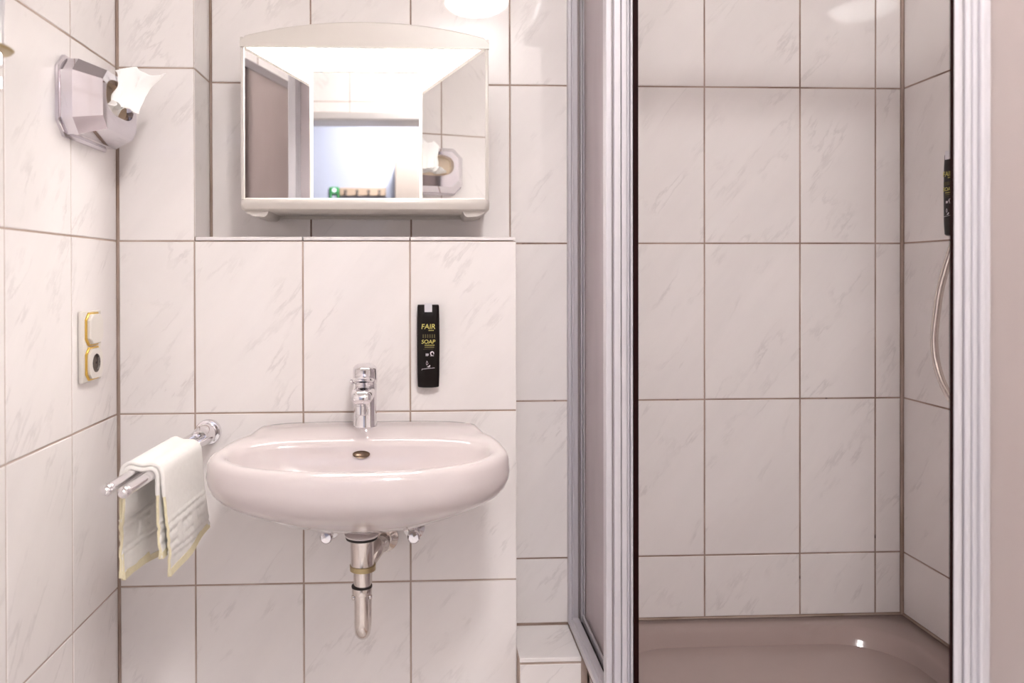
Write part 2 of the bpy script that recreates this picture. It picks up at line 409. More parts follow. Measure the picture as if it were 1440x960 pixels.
# lamp cover under the hood and its tray
MB().box(XC0+.03, XC1-.03, YF+.016, YM-.012, zl+.010, zl+.016, .002).build('lamp_cover', LAMPM, mc, label='glowing white lamp cover under the hood')
MB().box(XC0+.006, XC1-.006, YF+.012, D-.004, zl+.018, zl+.021).build('reflector_tray', WPLAST, mc)
# bottom shelf
sh = MB()
prof = [(D-.002, 1.3970), (YF+.012, 1.3970), (YF+.003, 1.3945), (YF, 1.388), (YF, 1.381), (YF+.006, 1.3715), (YF+.018, 1.3675), (D-.002, 1.3675)]
def shelf_ring(x, k): return [(x, y + (0 if y > D-.01 else (.0 if k == 0 else k*.012)), 1.382+(z-1.382)*(1-.25*k)) for y, z in prof]
sh.rings([shelf_ring(XC0-.001, 1), shelf_ring(XC0+.004, .4), shelf_ring(XC0+.012, 0), shelf_ring(XC1-.012, 0), shelf_ring(XC1-.004, .4), shelf_ring(XC1+.001, 1)], True, True, True)
sh.build('bottom_shelf', WPLAST, mc)
for sgn, xo in ((1, XC0), (-1, XC1)):
    b = MB(); pts = [(0.004, 1.371), (.012, 1.362), (.026, 1.356), (.050, 1.3545), (.056, 1.358), (.062, 1.371)]
    b.prism(pts, YF+.02, D-.004, lambda a, z, hh: (xo+sgn*a, hh, z)); b.build('bracket_foot', WPLAST, mc)
# outer frame bars and cheeks
for x0, x1 in ((XC0+.001, XC0+.009), (XC1-.009, XC1-.001)):
    MB().box(x0, x1, YF+.004, YF+.012, 1.392, zl+.002, .002, 2).build('side_bar', WPLAST, mc)
for x in (XC0+.002, XC1-.005):
    MB().box(x, x+.003, YF+.012, D-.004, 1.392, zl+.001).build('side_cheek', WPLAST, mc)
# mirrors (thin glass plates)
def plate(xa, ya, xb, yb, z0, z1, th=.004):
    d = Vector((xb-xa, yb-ya, 0)).normalized(); nn = Vector((-d.y, d.x, 0))*th
    a, b = Vector((xa, ya, 0)), Vector((xb, yb, 0))
    return MB().rings([[Vector((p.x, p.y, z)) for p in (a, b, b+nn, a+nn)] for z in (z0, z1)], True, True, True)
plate(XI0, YM, XI1, YM, 1.394, zl+.012).build('mirror_panel', MIRR, mc, smooth=False, label='middle mirror panel')
plate(XC0+.009, YF+.010, XI0, YM, 1.394, zl+.012).build('mirror_panel', MIRR, mc, smooth=False, label='left mirror panel turned inwards')
plate(XI1, YM, XC1-.009, YF+.005, 1.394, zl+.012).build('mirror_panel', MIRR, mc, smooth=False, label='right mirror panel turned inwards')
for x in (XI0, XI1):
    MB().box(x-.0035, x+.0035, YM-.004, YM+.003, 1.394, zl+.012, .001).build('divider_strip', WPLAST, mc)
MB().box(XC0+.01, XC1-.01, D-.010, D-.002, 1.36, zl+.02).build('back_board', WPLAST, mc)

# ------------------------------------------------------------------ wash basin
CX = .581
def sg(v): return -1 if v < 0 else 1
def pw(v, e): return sg(v)*abs(v)**e
NB = 144
def outO(t):
    c, s = math.cos(t), math.sin(t)
    if s >= 0: x = .2945*pw(c, 2/2.25); y = -.28 - .205*abs(s)**(2/2.25)
    else:
        y = -.28 + .2785*abs(s)**(2/5.5); k = (y+.28)/.28
        x = .2945*pw(c, 2/5.5)*(1-.17*k**1.7)
    return CX+x, y
def inI(t):
    c, s = math.cos(t), math.sin(t)
    if s >= 0: x = .257*pw(c, 2/2.2); y = -.275 - .166*abs(s)**(2/2.2)
    else: y = -.275 + .112*abs(s)**(2/3.4); x = .257*pw(c, 2/3.4)*(1-.06*((y+.275)/.112)**2)
    return CX+x, y
def sstep(a, b, x):
    t = max(0, min(1, (x-a)/(b-a))); return t*t*(3-2*t)
TS = [2*math.pi*k/NB for k in range(NB)]
rings = []
for s_, z_ in ((.05, .752), (.2, .753), (.5, .760), (.72, .776), (.86, .802), (.94, .832), (.978, .853), (1.0, .864)):
    r_ = []
    for t in TS:
        x, y = inI(t); r_.append((CX+(x-CX)*s_, -.285+(y+.285)*s_, z_))
    rings.append(r_)
for u, z_ in ((.12, .8695), (.3, .8725), (.5, .8735), (.7, .8725), (.86, .8685), (.96, .861)):
    r_ = []
    for t in TS:
        xi, yi = inI(t); xo, yo = outO(t); x = xi+(xo-xi)*u; y = yi+(yo-yi)*u
        k = sstep(-.125, -.088, y)*sstep(.262, .238, abs(x-CX))
        z = z_*(1-k)+.8795*k
        r_.append((x, y, z))
    rings.append(r_)
for s_, z_ in ((.998, .850), (1.004, .838), (.999, .825), (.978, .809), (.945, .796), (.885, .782), (.80, .767), (.70, .751), (.60, .736), (.48, .720), (.36, .707), (.24, .698), (.12, .692), (.05, .690)):
    r_ = []
    for t in TS:
        x, y = outO(t); xx = CX+(x-CX)*s_
        yb = -.17
        yy = yb+(y-yb)*s_ if y < yb else y
        zz = z_
        if y > yb:
            k = (y-yb)/-yb
            if z_ > .85: pass
        k = sstep(-.10, -.02, y)
        if z_ > .83 and y > -.03 and abs(x-CX) < .24: zz = z_+.016*k*sstep(.83, .85, z_)
        r_.append((xx, min(yy, -.0012), zz))
    rings.append(r_)
ws = thing('wash_basin', 'oval pinkish white ceramic wash basin fixed to the tiled wall under the mirror', 'basin', (CX, -.001, .69))
MB().rings(rings, True, True, True).build('bowl', CERAM, ws, angle=80)
# overflow hole
ov = MB(); rr = []
for a_, dy in ((1.0, 0), (.86, .0035), (.55, .007), (.02, .008)):
    rr.append([(.5735+.0185*a_*math.cos(t), -.1742+dy*.5+.003*math.sin(t)*a_, .8405+.0085*a_*math.sin(t)*(1 if math.sin(t) < 0 else .8)) for t in [2*math.pi*k/28 for k in range(28)]])
ov.rings(rr, True, False, True).build('overflow_hole', BRONZE, ws, label='dark bronze oval overflow opening')
MB().lathe((CX, -.285, .752), (0, 0, 1), [(.032, 0), (.032, .003), (.026, .006), (0, .007)], 28).build('drain_plug', CHROME, ws)
MB().lathe((CX, -.205, .735), (0, 0, -1), [(.024, 0), (.024, .028), (.026, .030), (.022, .034), (.025, .038), (.025, .050)], 28).build('drain_boss', CERAM, ws)

# ------------------------------------------------------------------ faucet
FX, FY = .5735, -.062
fa = thing('basin_faucet', 'chrome single lever mixer tap standing on the back deck of the basin', 'tap', (FX, FY, .879))
MB().lathe((FX, FY, .8785), (0, 0, 1), [(.0275, 0), (.0275, .004), (.0264, .007), (.0262, .05), (.0264, .092), (.0264, .096), (.024, .098)], 48).build('body', CHROME, fa)
sp = MB(); rs = []
for yy, wv, z0, z1 in ((-.005, .0255, .9395, .9735), (-.035, .0250, .9400, .9735), (-.058, .0240, .9400, .9725), (-.072, .0225, .9395, .9700), (-.081, .0190, .9405, .9660), (-.0855, .0130, .9440, .9600), (-.087, .0050, .9490, .9550)):
    rs.append([(FX-.002+wv*pw(math.cos(t), .75), FY+yy, (z0+z1)/2+(z1-z0)/2*pw(math.sin(t), .7)) for t in [2*math.pi*j/36 for j in range(36)]])
sp.rings(rs, True, True, True).build('spout', CHROME, fa)
MB().lathe((FX-.004, FY-.066, .9425), (0, -.12, -1), [(.0120, 0), (.0120, .007), (.0132, .008), (.0132, .026), (.0115, .028), (.0105, .023)], 28).build('aerator', CHROME, fa)
MB().lathe((FX, FY, .9765), (0, -.16, 1), [(.0235, 0), (.0275, .002), (.0282, .010), (.0272, .030), (.0262, .036), (.0215, .0405), (.010, .0425), (0, .043)], 48).build('lever_cap', CHROME, fa)
rs = []
for k, (yy, zz, wv, hv) in enumerate(((-.020, .987, .024, .008), (-.036, .9875, .0235, .0075), (-.050, .9890, .0215, .0065), (-.060, .9905, .0170, .005), (-.064, .991, .0100, .003))):
    rs.append([(FX-.0015+wv*pw(math.cos(t), .7), FY+yy, zz+hv*pw(math.sin(t), .7)) for t in [2*math.pi*j/28 for j in range(28)]])
MB().rings(rs, True, True, True).build('lever_handle', CHROME, fa)
MB().lathe((FX-.026, FY-.012, .981), (-1, -.2, 0), [(.005, 0), (.006, .004), (.0045, .0065), (0, .0075)], 16).build('side_knob', CHROME, fa)

# ------------------------------------------------------------------ trap and valves
TX, TY = .5765, -.205
tp = thing('drain_trap', 'chrome tubular drain trap hanging under the wash basin', 'pipe', (TX, TY, .46))
MB().lathe((TX, TY, .700), (0, 0, -1), [(.018, 0), (.018, .012), (.030, .014), (.0355, .018), (.034, .0225), (.030, .024)], 40).build('outlet_flange', CERAM, tp)
MB().lathe((TX, TY, .6765), (0, 0, -1), [(.028, 0), (.0335, .001), (.0325, .0045), (.027, .006)], 40).build('rubber_seal', RUBBER, tp, label='black rubber seal')
MB().lathe((TX+.001, TY, .671), (0, 0, -1), [(.0265, 0), (.0245, .008), (.0235, .045), (.0245, .054)], 40).build('tailpiece', CHROMEB, tp)
MB().lathe((TX+.002, TY, .618), (0, 0, -1), [(.0245, 0), (.027, .001), (.027, .011), (.022, .013)], 24).build('union_nut', BRASS, tp, label='tarnished brass union nut')
MB().lathe((TX+.001, TY, .606), (0, 0, -1), [(.0185, 0), (.018, .042)], 32).build('upper_pipe', CHROMEB, tp)
MB().lathe((TX, TY, .572), (0, 0, -1), [(.020, -.003), (.0215, -.002), (.0215, .001), (.0205, .0015)], 30).build('rubber_ring', RUBBER, tp, label='black rubber ring')
MB().lathe((TX, TY, .5705), (0, 0, -1), [(.0205, 0), (.0212, .002), (.0205, .013), (.0165, .015)], 24).build('union_nut', CHROMEB, tp)
pts = [(TX, TY, .558), (TX, TY, .53), (TX, TY, .50)]
for k in range(0, 13):
    a = math.pi*k/12; pts.append((TX, TY+.036*(1-math.cos(a)), .495-.030*math.sin(a)))
pts += [(TX, TY+.072, .53), (TX+.001, TY+.072, .570), (TX+.003, TY+.072, .590)]
for k in range(1, 11):
    a = math.pi/2*k/10; pts.append((TX+.003+.026*math.sin(a), TY+.072+.030*(1-math.cos(a)), .590+.032*math.sin(a)))
for k in range(1, 9):
    a = math.pi/2*k/8; pts.append((TX+.029+.006*math.sin(a), TY+.102+.040*math.sin(a), .622-.014*(1-math.cos(a))))
pts += [(TX+.036, -.03, .605), (TX+.036, -.002, .605)]
MB().tube(pts, .0158, 24).build('trap_bend', CHROMEB, tp)
MB().lathe((TX+.036, -.001, .605), (0, -1, 0), [(.034, 0), (.033, .004), (.020, .010), (.0175, .012)], 32).build('wall_rosette', CHROMEB, tp)
for s_ in (-1, 1):
    MB().lathe((TX+s_*.0150, TY, .5495), (s_, 0, 0), [(.006, 0), (.006, .004), (.004, .0062)], 14).build('side_screw', CHROMEB, tp)
def valve(x, z, label):
    t = thing('angle_valve', label, 'valve', (x, 0, z), 'angle valves under the basin')
    MB().lathe((x, -.001, z), (0, -1, 0), [(.026, 0), (.025, .004), (.013, .010), (.012, .02)], 28).build('rosette', CHROME, t)
    MB().lathe((x, -.015, z), (0, -1, 0), [(.012, 0), (.013, .01), (.013, .035), (.009, .038), (.009, .046)], 20).build('body', CHROME, t)
    MB().lathe((x, -.058, z), (0, -1, 0), [(.012, 0), (.0145, .002), (.0145, .014), (.011, .018), (0, .019)], 12).build('handle', CHROME, t)
    MB().tube([(x, -.038, z+.004), (x, -.038, z+.03), (x+(CX-x)*.2, -.045, z+.055), (x+(CX-x)*.5, -.055, z+.09)], [.009, .0065, .005, .005], 12).build('supply_pipe', CHROME, t)
    return t
valve(.4860, .630, 'small chrome angle valve under the basin, left of the drain trap')
valve(.6825, .627, 'small chrome angle valve under the basin, right of the drain trap')

# ------------------------------------------------------------------ towel holder and towel
def lerp(a, b, t): return a+(b-a)*t
YB0, YB1 = -.045, -.452
def barA(y): t = (y-YB0)/(YB1-YB0); return Vector((lerp(.190, .1515, t), y, lerp(.858, .8445, t)))
def barB(y): t = (y-YB0)/(YB1-YB0); return Vector((lerp(.217, .1865, t), y, lerp(.850, .8435, t)))
th_ = thing('towel_holder', 'chrome two-armed swivel towel rail on the wall left of the basin', 'towel rail', (.2056, 0, .857))
MB().lathe((.2075, -.001, .858), (0, -1, 0), [(.0295, 0), (.0295, .006), (.0275, .010), (.023, .012)], 40).build('wall_rosette', CHROME, th_)
MB().lathe((.2055, -.012, .857), (-.05, -1, -.02), [(.0235, 0), (.0235, .016), (.021, .040), (.0165, .052), (0, .055)], 36).build('hub', CHROME, th_)
for nm, f in (('A', barA), ('B', barB)):
    y1 = YB1 - (.012 if nm == 'B' else 0)
    a, b = f(-.035), f(y1); d = (b-a).normalized(); L_ = (b-a).length
    MB().lathe(a, d, [(.0085, 0), (.0098, .004), (.0098, L_-.014), (.0088, L_-.013), (.0088, L_-.0115), (.0102, L_-.010), (.0104, L_-.004), (.0085, L_), (.005, L_+.003), (0, L_+.0035)], 28).build('arm', CHROME, th_)

def meander(s, t):   # relief 0..1 for the woven key pattern, s: 0..1 across the band, t in metres along it
    if s < 0 or s > 1: return 0
    if s < .07 or s > .93: return 1
    if .16 > s or s > .84: return 0
    u = (t % .075)/.075; v = (s-.16)/.68
    cell = min(u, 1-u)*2
    k = min(u*2.0 if u < .5 else (1-u)*2.0, v*1.0 if v < .5 else (1-v))
    if u < .06: return 1
    lvl = int(min(min(u, 1-u)*6.2, min(v, 1-v)*5.2))
    if lvl == 1 and .5 < u and .35 < v < .65: return 1
    return 1 if lvl % 2 == 0 else 0
def towel_sheet(name, off, zl_n, zl_f, zr_n, zr_f, y0, y1, parent, flare, near_shift=0):
    ns, nt_ = 150, 84; rs = []; Rr = Random2 = random.Random(int(off*10000))
    ph = off*300
    verts = []
    for j in range(nt_+1):
        tt = j/nt_; y = lerp(y0, y1, tt); A, B = barA(y), barB(y)
        zl_, zr_ = lerp(zl_n, zl_f, tt), lerp(zr_n, zr_f, tt)
        rad = .0108+off
        La = A.z-zl_; Lr = B.z-zr_; arc = math.pi/2*rad; mid = (B-A).length
        tot = La+arc+mid+arc+Lr; row = []
        for i in range(ns+1):
            s = tot*i/ns
            if s < La:
                q = (La-s)/La
                P = Vector((A.x-rad - .002*q, y, A.z-(La-s))); nn = Vector((-1, 0, 0)); fr = q
                P.x += (.006*math.sin(q*2.4+tt*2+ph)+.002*math.sin(tt*9+ph))*q
                dist = La - s; along = y
            elif s < La+arc:
                a = (s-La)/rad; P = A+Vector((-math.cos(a)*rad, 0, math.sin(a)*rad)); nn = Vector((-math.cos(a), 0, math.sin(a))); dist = 0
            elif s < La+arc+mid:
                k = (s-La-arc)/mid; P = A.lerp(B, k)+Vector((0, 0, rad-.003*math.sin(math.pi*k))); nn = Vector((0, 0, 1)); dist = 0
            elif s < La+2*arc+mid:
                a = (s-La-arc-mid)/rad; P = B+Vector((math.sin(a)*rad, 0, math.cos(a)*rad)); nn = Vector((math.sin(a), 0, math.cos(a))); dist = 0
            else:
                dd = s-La-2*arc-mid; q = dd/Lr
                P = Vector((B.x+rad, y, B.z-dd)); nn = Vector((1, 0, 0))
                P.x += flare*q*(1-.3*tt) + (.004*math.sin(q*3+tt*3+ph)+.0022*math.sin(tt*9+1+ph*.5)*q)*q
                dist = dd
            P.y += -.012*(dist/.2)*(1-tt)*near_shift
            if dist > .085 and dist < .155:
                P += nn*(.0019*meander((dist-.085)/.07, y))
            P += nn*R.uniform(-.0003, .0003)
            row.append(P)
        verts.append(row)
        iL = int(ns*La/tot); iR = int(math.ceil(ns*(La+2*arc+mid)/tot))
    vs = [p for r in verts for p in r]; n1 = ns+1
    fs = [(j*n1+i, j*n1+i+1, (j+1)*n1+i+1, (j+1)*n1+i) for j in range(nt_) for i in range(ns)]
    o = MB().add(vs, fs).build(name, TOWEL, parent, angle=180)
    md = o.modifiers.new('thickness', 'SOLIDIFY'); md.thickness = .0052; md.offset = 0
    # hems: along the near edge and both bottom edges
    e = verts[-1]
    MB().tube(e[:iL-2:3]+[e[iL-2]], .0027, 8).build('hem', HEM, parent, label='pale yellow hem')
    MB().tube(e[iR+10::3]+[e[-1]], .0027, 8).build('hem', HEM, parent, label='pale yellow hem')
    MB().tube(e[iL-4:iR+13:2], .0042, 10).build('rolled_edge', TOWEL, parent)
    for idx in (0, -1):
        row = [verts[j][idx] for j in range(nt_+1)]
        up_ = [verts[j][4 if idx == 0 else -5] for j in range(nt_+1)]
        rs = []
        for a, b in zip(row, up_):
            rs.append([a+Vector((-.0036, 0, -.0015)), a+Vector((.0036, 0, -.0015)), a.lerp(b, 1.0)+Vector((.0034, 0, 0)), a.lerp(b, 1.0)+Vector((-.0034, 0, 0))])
        MB().rings(rs, True, True, True).build('hem', HEM, parent, label='pale yellow hem')
tw = thing('hand_towel', 'white towel with woven key pattern and pale yellow hems hanging over the towel rail', 'towel', tuple(barB(-.22)+Vector((0, 0, .012))))
towel_sheet('cloth_outer_layer', .0105, .655, .650, .688, .655, -.150, -.348, tw, .018, 1)
towel_sheet('cloth_inner_layer', .0030, .640, .655, .712, .690, -.155, -.352, tw, .006, 1)

# ------------------------------------------------------------------ soap dispenser (local coordinates: back at y=0, facing -y, origin bottom centre)
def text_mesh(txt, size, shear=0, bold=0):
    c = bpy.data.curves.new('t', 'FONT'); c.body = txt; c.size = size; c.align_x = 'CENTER'; c.extrude = .00012; c.shear = shear; c.offset = bold
    o = bpy.data.objects.new('t', c); COL.objects.link(o); dg = bpy.context.evaluated_depsgraph_get(); dg.update()
    me = bpy.data.meshes.new_from_object(o.evaluated_get(dg)); bpy.data.objects.remove(o); return me
def put_text(par, txt, size, x, z, y, m, shear=0, bold=0):
    me = text_mesh(txt, size, shear, bold); me.transform(Matrix.Translation((x, y, z)) @ Matrix.Rotation(math.pi/2, 4, 'X'))
    me.materials.append(m); o = bpy.data.objects.new('lettering', me); COL.objects.link(o); o.parent = par; return o
def make_dispenser(label):
    t = thing('soap_dispenser', label, 'dispenser', (0, 0, 0), 'black wall soap dispensers')
    Hh = .1925; rs = []
    def sec(wd, dp, z, bow):
        pts = []
        for k in range(25):
            u = -1+2*k/24; pts.append((u*wd, -dp+bow*u*u*u*u+ .004*u*u, z))
        pts += [(wd, -.002, z), (-wd, -.002, z)]
        return pts
    for z, wd, dp, bow in ((0, .0225, .022, .006), (.0015, .0240, .0245, .005), (.004, .0247, .0262, .004), (.03, .0256, .0275, .004), (.10, .0262, .028, .004), (.16, .0258, .0275, .004), (.188, .0252, .0262, .004), (.1915, .0246, .024, .004), (Hh, .0238, .020, .004)):
        rs.append(sec(wd, dp, z, bow))
    MB().rings(rs, True, True, True).build('bottle', BLACK, t, angle=50)
    MB().box(-.016, .016, -.0022, -.0002, .01, .18).build('holder_plate', BLACK, t)
    MB().box(-.0088, .0088, -.0292, -.0262, Hh-.0165, Hh+.001, .0006).box(-.0088, .0088, -.0292, -.006, Hh-.0005, Hh+.003, .0006).build('clip', SILVER, t, label='silver clip over the top edge')
    Y0 = -.0284
    put_text(t, 'FAIR', .0165, -.0005, .1370, Y0, YEL, .12, .0001)
    put_text(t, 'SOAP', .0130, -.0005, .1030, Y0, YEL, .12, .0001)
    def bars(name, m, items):
        b = MB()
        for x0, x1, z0, z1 in items: b.box(x0, x1, Y0-.0001, Y0+.0004, z0, z1)
        b.build(name, m, t, smooth=False)['kind'] = 'stuff'
    bars('small_print', YEL, [(.0005+.0021*k, .0019+.0021*k, .1325, .1340+.0005*(k % 2)) for k in range(6)] + [(-.0085+.0021*k, -.0070+.0021*k, .0985, .1000) for k in range(11)])
    bars('small_print', OLIV, [(-.013+.0052*k, -.0105+.0052*k, .1160, .1245) for k in range(6)] + [(-.0085, .0135, .0930, .0965)] + [(-.0115+.003*k, -.0095+.003*k, .0893, .0902) for k in range(8)])
    bars('small_print', WHT, [(-.0065, -.0005, .0745, .0752)]+[(-.0060+.0014*k, -.0052+.0014*k, .0757, .0800) for k in range(5)])
    # round leaf emblem
    cpts = [(.0082+.0036*math.cos(a)+.0006, Y0, .0800+.0040*math.sin(a)) for a in [math.radians(q) for q in range(-30, 271, 15)]]
    MB().tube(cpts, [.0006+.0008*math.sin(math.pi*k/(len(cpts)-1)) for k in range(len(cpts))], 6).box(.0045, .0125, Y0-.0001, Y0+.0003, .0742, .0752).build('emblem', WHT, t)
    lp = spline([(-.0035, Y0, .0625), (-.0050, Y0, .0580), (-.0040, Y0, .0535), (-.0010, Y0, .0560), (-.0022, Y0, .0610), (-.0035, Y0, .0625)], 4)
    MB().tube(lp, .00035, 5).build('leaf_mark', WHT, t)
    lp = spline([(-.0030, Y0, .0490), (.0000, Y0, .0500), (.0035, Y0, .0530), (.0030, Y0, .0495), (-.0005, Y0, .0485)], 4)
    MB().tube(lp, .0006, 5).build('leaf_mark', WHT, t)
    sc = spline([(-.0155+.0012*k, Y0, .0435+(.0010 if k % 2 else -.0002)+.00012*k-(.0018 if k == 0 else 0)) for k in range(26)], 3)
    MB().tube(sc, .00032, 5).build('script_line', WHT, t)
    return t
def dup(root, loc, rz, label):
    r = root.copy(); COL.objects.link(r); r.location = loc; r.rotation_euler = (0, 0, rz); r['label'] = label
    for ch in list(root.children):
        c = ch.copy(); COL.objects.link(c); c.parent = r
    return r
dsp = make_dispenser('black soap dispenser marked FAIR SOAP on the tiles above the basin')
dup(dsp, (W-.0005, -.083, 1.3090), -math.pi/2, 'black soap dispenser on the right shower wall, half hidden by the frame')
dsp.location = (.717, -.0005, .9585)

# ------------------------------------------------------------------ socket on the left wall
so = thing('wall_socket', 'cream double switch and power socket with gold edging on the left wall', 'socket', (0, -.161, 1.0725))
MB().box(.0002, .010, -.2085, -.1135, .9985, 1.1465, .003, 2).build('frame', CREAM, so)
def octo(cy, cz, ry, rz, c): return [(cy-ry+c, cz-rz), (cy+ry-c, cz-rz), (cy+ry, cz-rz+c), (cy+ry, cz+rz-c), (cy+ry-c, cz+rz), (cy-ry+c, cz+rz), (cy-ry, cz+rz-c), (cy-ry, cz-rz+c)]
def octbox(b, cy, cz, ry, rz, c, x0, x1, ins=0):
    return b.rings([[(x0, y, z) for y, z in octo(cy, cz, ry, rz, c)], [(x1-ins, y, z) for y, z in octo(cy, cz, ry, rz, c)], [(x1, y, z) for y, z in octo(cy, cz, ry-ins, rz-ins, c-ins*.4)]], True, True, True)
for cz in (1.1085, 1.0365):
    octbox(MB(), -.161, cz, .0365, .0348, .014, .009, .0135, .001).build('gold_rim', GOLD, so, label='gold octagonal rim')
octbox(MB(), -.161, 1.1085, .0325, .0310, .0125, .010, .0205, .002).build('rocker', CREAM, so)
c = MB(); o8 = octo(-.161, 1.0365, .0325, .0310, .0125)
def res8(poly, n=32):   # resample octagon by angle
    out = []
    for k in range(n):
        a = 2*math.pi*k/n; d = (math.cos(a), math.sin(a)); best = None
        for i in range(8):
            (y0, z0), (y1, z1) = poly[i], poly[(i+1) % 8]
            y0 += .161; y1 += .161; z0 -= 1.0365; z1 -= 1.0365
            ex, ez = y1-y0, z1-z0; den = d[0]*ez-d[1]*ex
            if abs(den) < 1e-9: continue
            t = (y0*ez-z0*ex)/den; s = (y0*d[1]-z0*d[0])/den
            if t > 0 and -1e-6 <= s <= 1+1e-6 and (best is None or t < best): best = t
        out.append((best*d[0]-.161, best*d[1]+1.0365))
    return out
oc = res8(o8); ci = [(-.161+.0195*math.cos(2*math.pi*k/32), 1.0365+.0195*math.sin(2*math.pi*k/32)) for k in range(32)]
c.rings([[(.010, y, z) for y, z in oc], [(.0185, y, z) for y, z in oc], [(.0185, y, z) for y, z in ci], [(.0005, y, z) for y, z in ci]], True, False, False).build('socket_face', CREAM, so)
MB().rings([[(.0184, y, z) for y, z in ci], [(.0139, y, z) for y, z in ci]], True, False, True).build('socket_well', DARKIN, so, label='dark round plug opening')
for dy in (-.0095, .0095):
    MB().lathe((.0138, -.161+dy, 1.0365), (1, 0, 0), [(.0026, 0), (.0026, .001)], 12).build('plug_hole', RUBBER, so)

# ------------------------------------------------------------------ tissue dispenser on the left wall
Y0b, Y1b, Z0b, Z1b = -.302, -.050, 1.492, 1.652
cy_, cz_ = (Y0b+Y1b)/2, (Z0b+Z1b)/2
td = thing('tissue_dispenser', 'chrome eight-sided tissue dispenser on the left wall with a tissue pulled out', 'tissue dispenser', (0, cy_, cz_))
def oc_ring(x, ry, rz, cc, dz=0): return [(x, y, z) for y, z in octo(cy_, cz_+dz, ry, rz, cc)]
RY, RZ = (Y1b-Y0b)/2, (Z1b-Z0b)/2
MB().rings([oc_ring(.0003, RY, RZ, .028), oc_ring(.006, RY, RZ, .028), oc_ring(.008, RY-.003, RZ-.003, .027)], True, True, True).build('back_plate', STEEL, td)
def front_open(n=8*6):
    pass
b = MB()
body = [oc_ring(.008, RY-.005, RZ-.006, .028), oc_ring(.030, RY-.005, RZ-.006, .028)]
b.rings(body, True, True, False)
b.build('case', STEEL, td, angle=12)
# bevelled cover with an oval opening in its front
def oct_res(ry, rz, cc, n=64):
    poly = [(y-cy_, z-cz_) for y, z in octo(cy_, cz_, ry, rz, cc)]; per = []; tot = 0
    segs = [(poly[i], poly[(i+1) % 8]) for i in range(8)]
    out = []
    for (p0, p1) in segs:
        for k in range(n//8): out.append((lerp(p0[0], p1[0], k/(n//8)), lerp(p0[1], p1[1], k/(n//8))))
    return out
r0 = oct_res(RY-.005, RZ-.006, .028); r1 = oct_res(RY-.005, RZ-.006, .028); r2 = oct_res(RY-.036, RZ-.022, .022)
ell = []
for (y, z) in r2:
    a = math.atan2(z/(RZ-.020), y/(RY-.036)); ell.append((.074*pw(math.cos(a), .7), .012+.036*pw(math.sin(a), .75)))
cv = MB().rings([[(.030, y+cy_, z+cz_) for y, z in r0], [(.0305, y+cy_, z+cz_) for y, z in r1], [(.076, y+cy_, z+cz_) for y, z in r2], [(.076, y+cy_, z+cz_) for y, z in ell], [(.062, y*.96+cy_, z*.96+cz_) for y, z in ell]], True, False, False)
cv.build('cover', STEEL, td, angle=14)
MB().rings([[(.0625, y*.97+cy_, (z-.012)*.97+.012+cz_) for y, z in ell], [(.044, y*.97+cy_, (z-.012)*.97+.012+cz_) for y, z in ell]], True, False, True).build('opening_tray', CARD, td, label='beige inside of the opening')
MB().lathe((.020, Y0b+.012, 1.585), (0, -1, 0), [(.004, 0), (.004, .0022), (.002, .003)], 12).build('lock_hole', DARKIN, td)
# tissue: crumpled sheet rising and leaning out
ts = MB(); rows = []
for i in range(33):
    u = i/32; row = []
    for j in range(33):
        v = -1+2*j/32; k = (v+1)/2
        bx, by, bz = .066+.030*k, cy_+.012+.030*v, 1.572-.006*v
        tx, ty, tz = .074+.078*k**.9, cy_+.020+.045*v, 1.646+.010*k-.006*math.sin(v*4)
        mx_, mz_ = .012*math.sin(math.pi*u), .004*math.sin(math.pi*u)
        c_ = .0040*math.sin(v*7+u*4)+.0022*math.sin(v*13-u*6)+.0015*math.sin(v*4+u*13)
        row.append((lerp(bx, tx, u**1.15)+mx_*(.3-.9*k)+c_*.7, lerp(by, ty, u)+c_, lerp(bz, tz, u)+mz_+c_*.5*u))
    rows.append(row)
ts.rings(rows, False)
tso = ts.build('tissue', TISS, None, angle=180); tag(tso, 'white paper tissue sticking out of the chrome dispenser', 'tissue')
md = tso.modifiers.new('thickness', 'SOLIDIFY'); md.thickness = .0007
ts2 = MB(); rows = []
for i in range(19):
    u = i/18
    row = []
    for j in range(25):
        v = -1+2*j/24
        row.append((.052+.026*u+.005*math.sin(v*9+u*3), cy_+.048*v*(1-.35*u)-.01, 1.560+.014*math.sin(u*2.2)+.006*math.sin(v*5+u*4)*(.4+u)))
    rows.append(row)
o2 = ts2.rings(rows, False).build('tissue_fold', TISS, tso, angle=180)
md = o2.modifiers.new('thickness', 'SOLIDIFY'); md.thickness = .0007

# ------------------------------------------------------------------ glass holder at the left edge
gx, gy = .052, -.650
gh = thing('glass_holder', 'chrome wall holder with round flange at the left edge above the socket', 'holder', (0, gy, 1.557))
MB().lathe((gx, gy, 1.552), (0, 0, 1), [(.020, 0), (.042, .001), (.045, .004), (.042, .007), (.036, .008), (.0, .008)], 40).build('flange', BRASS, gh, label='brownish flange')
MB().lathe((gx, gy, 1.553), (0, 0, -1), [(.030, 0), (.030, .020), (.024, .025), (.024, .036), (.030, .040), (.030, .056), (0, .058)], 28).build('stem', CHROME, gh)
MB().tube([(.002, gy, 1.538), (gx-.01, gy, 1.538)], .008, 16).build('wall_arm', CHROME, gh)
MB().lathe((.0005, gy, 1.538), (1, 0, 0), [(.022, 0), (.022, .005), (.016, .009)], 28).build('rosette', CHROME, gh)
gt = MB().lathe((gx, gy, 1.5605), (0, 0, 1), [(.026, 0), (.030, .003), (.034, .10), (.032, .10), (.0285, .006), (0, .006)], 36).build('tumbler', FROST)
tag(gt, 'frosted glass tumbler standing in the chrome holder at the left edge', 'glass')

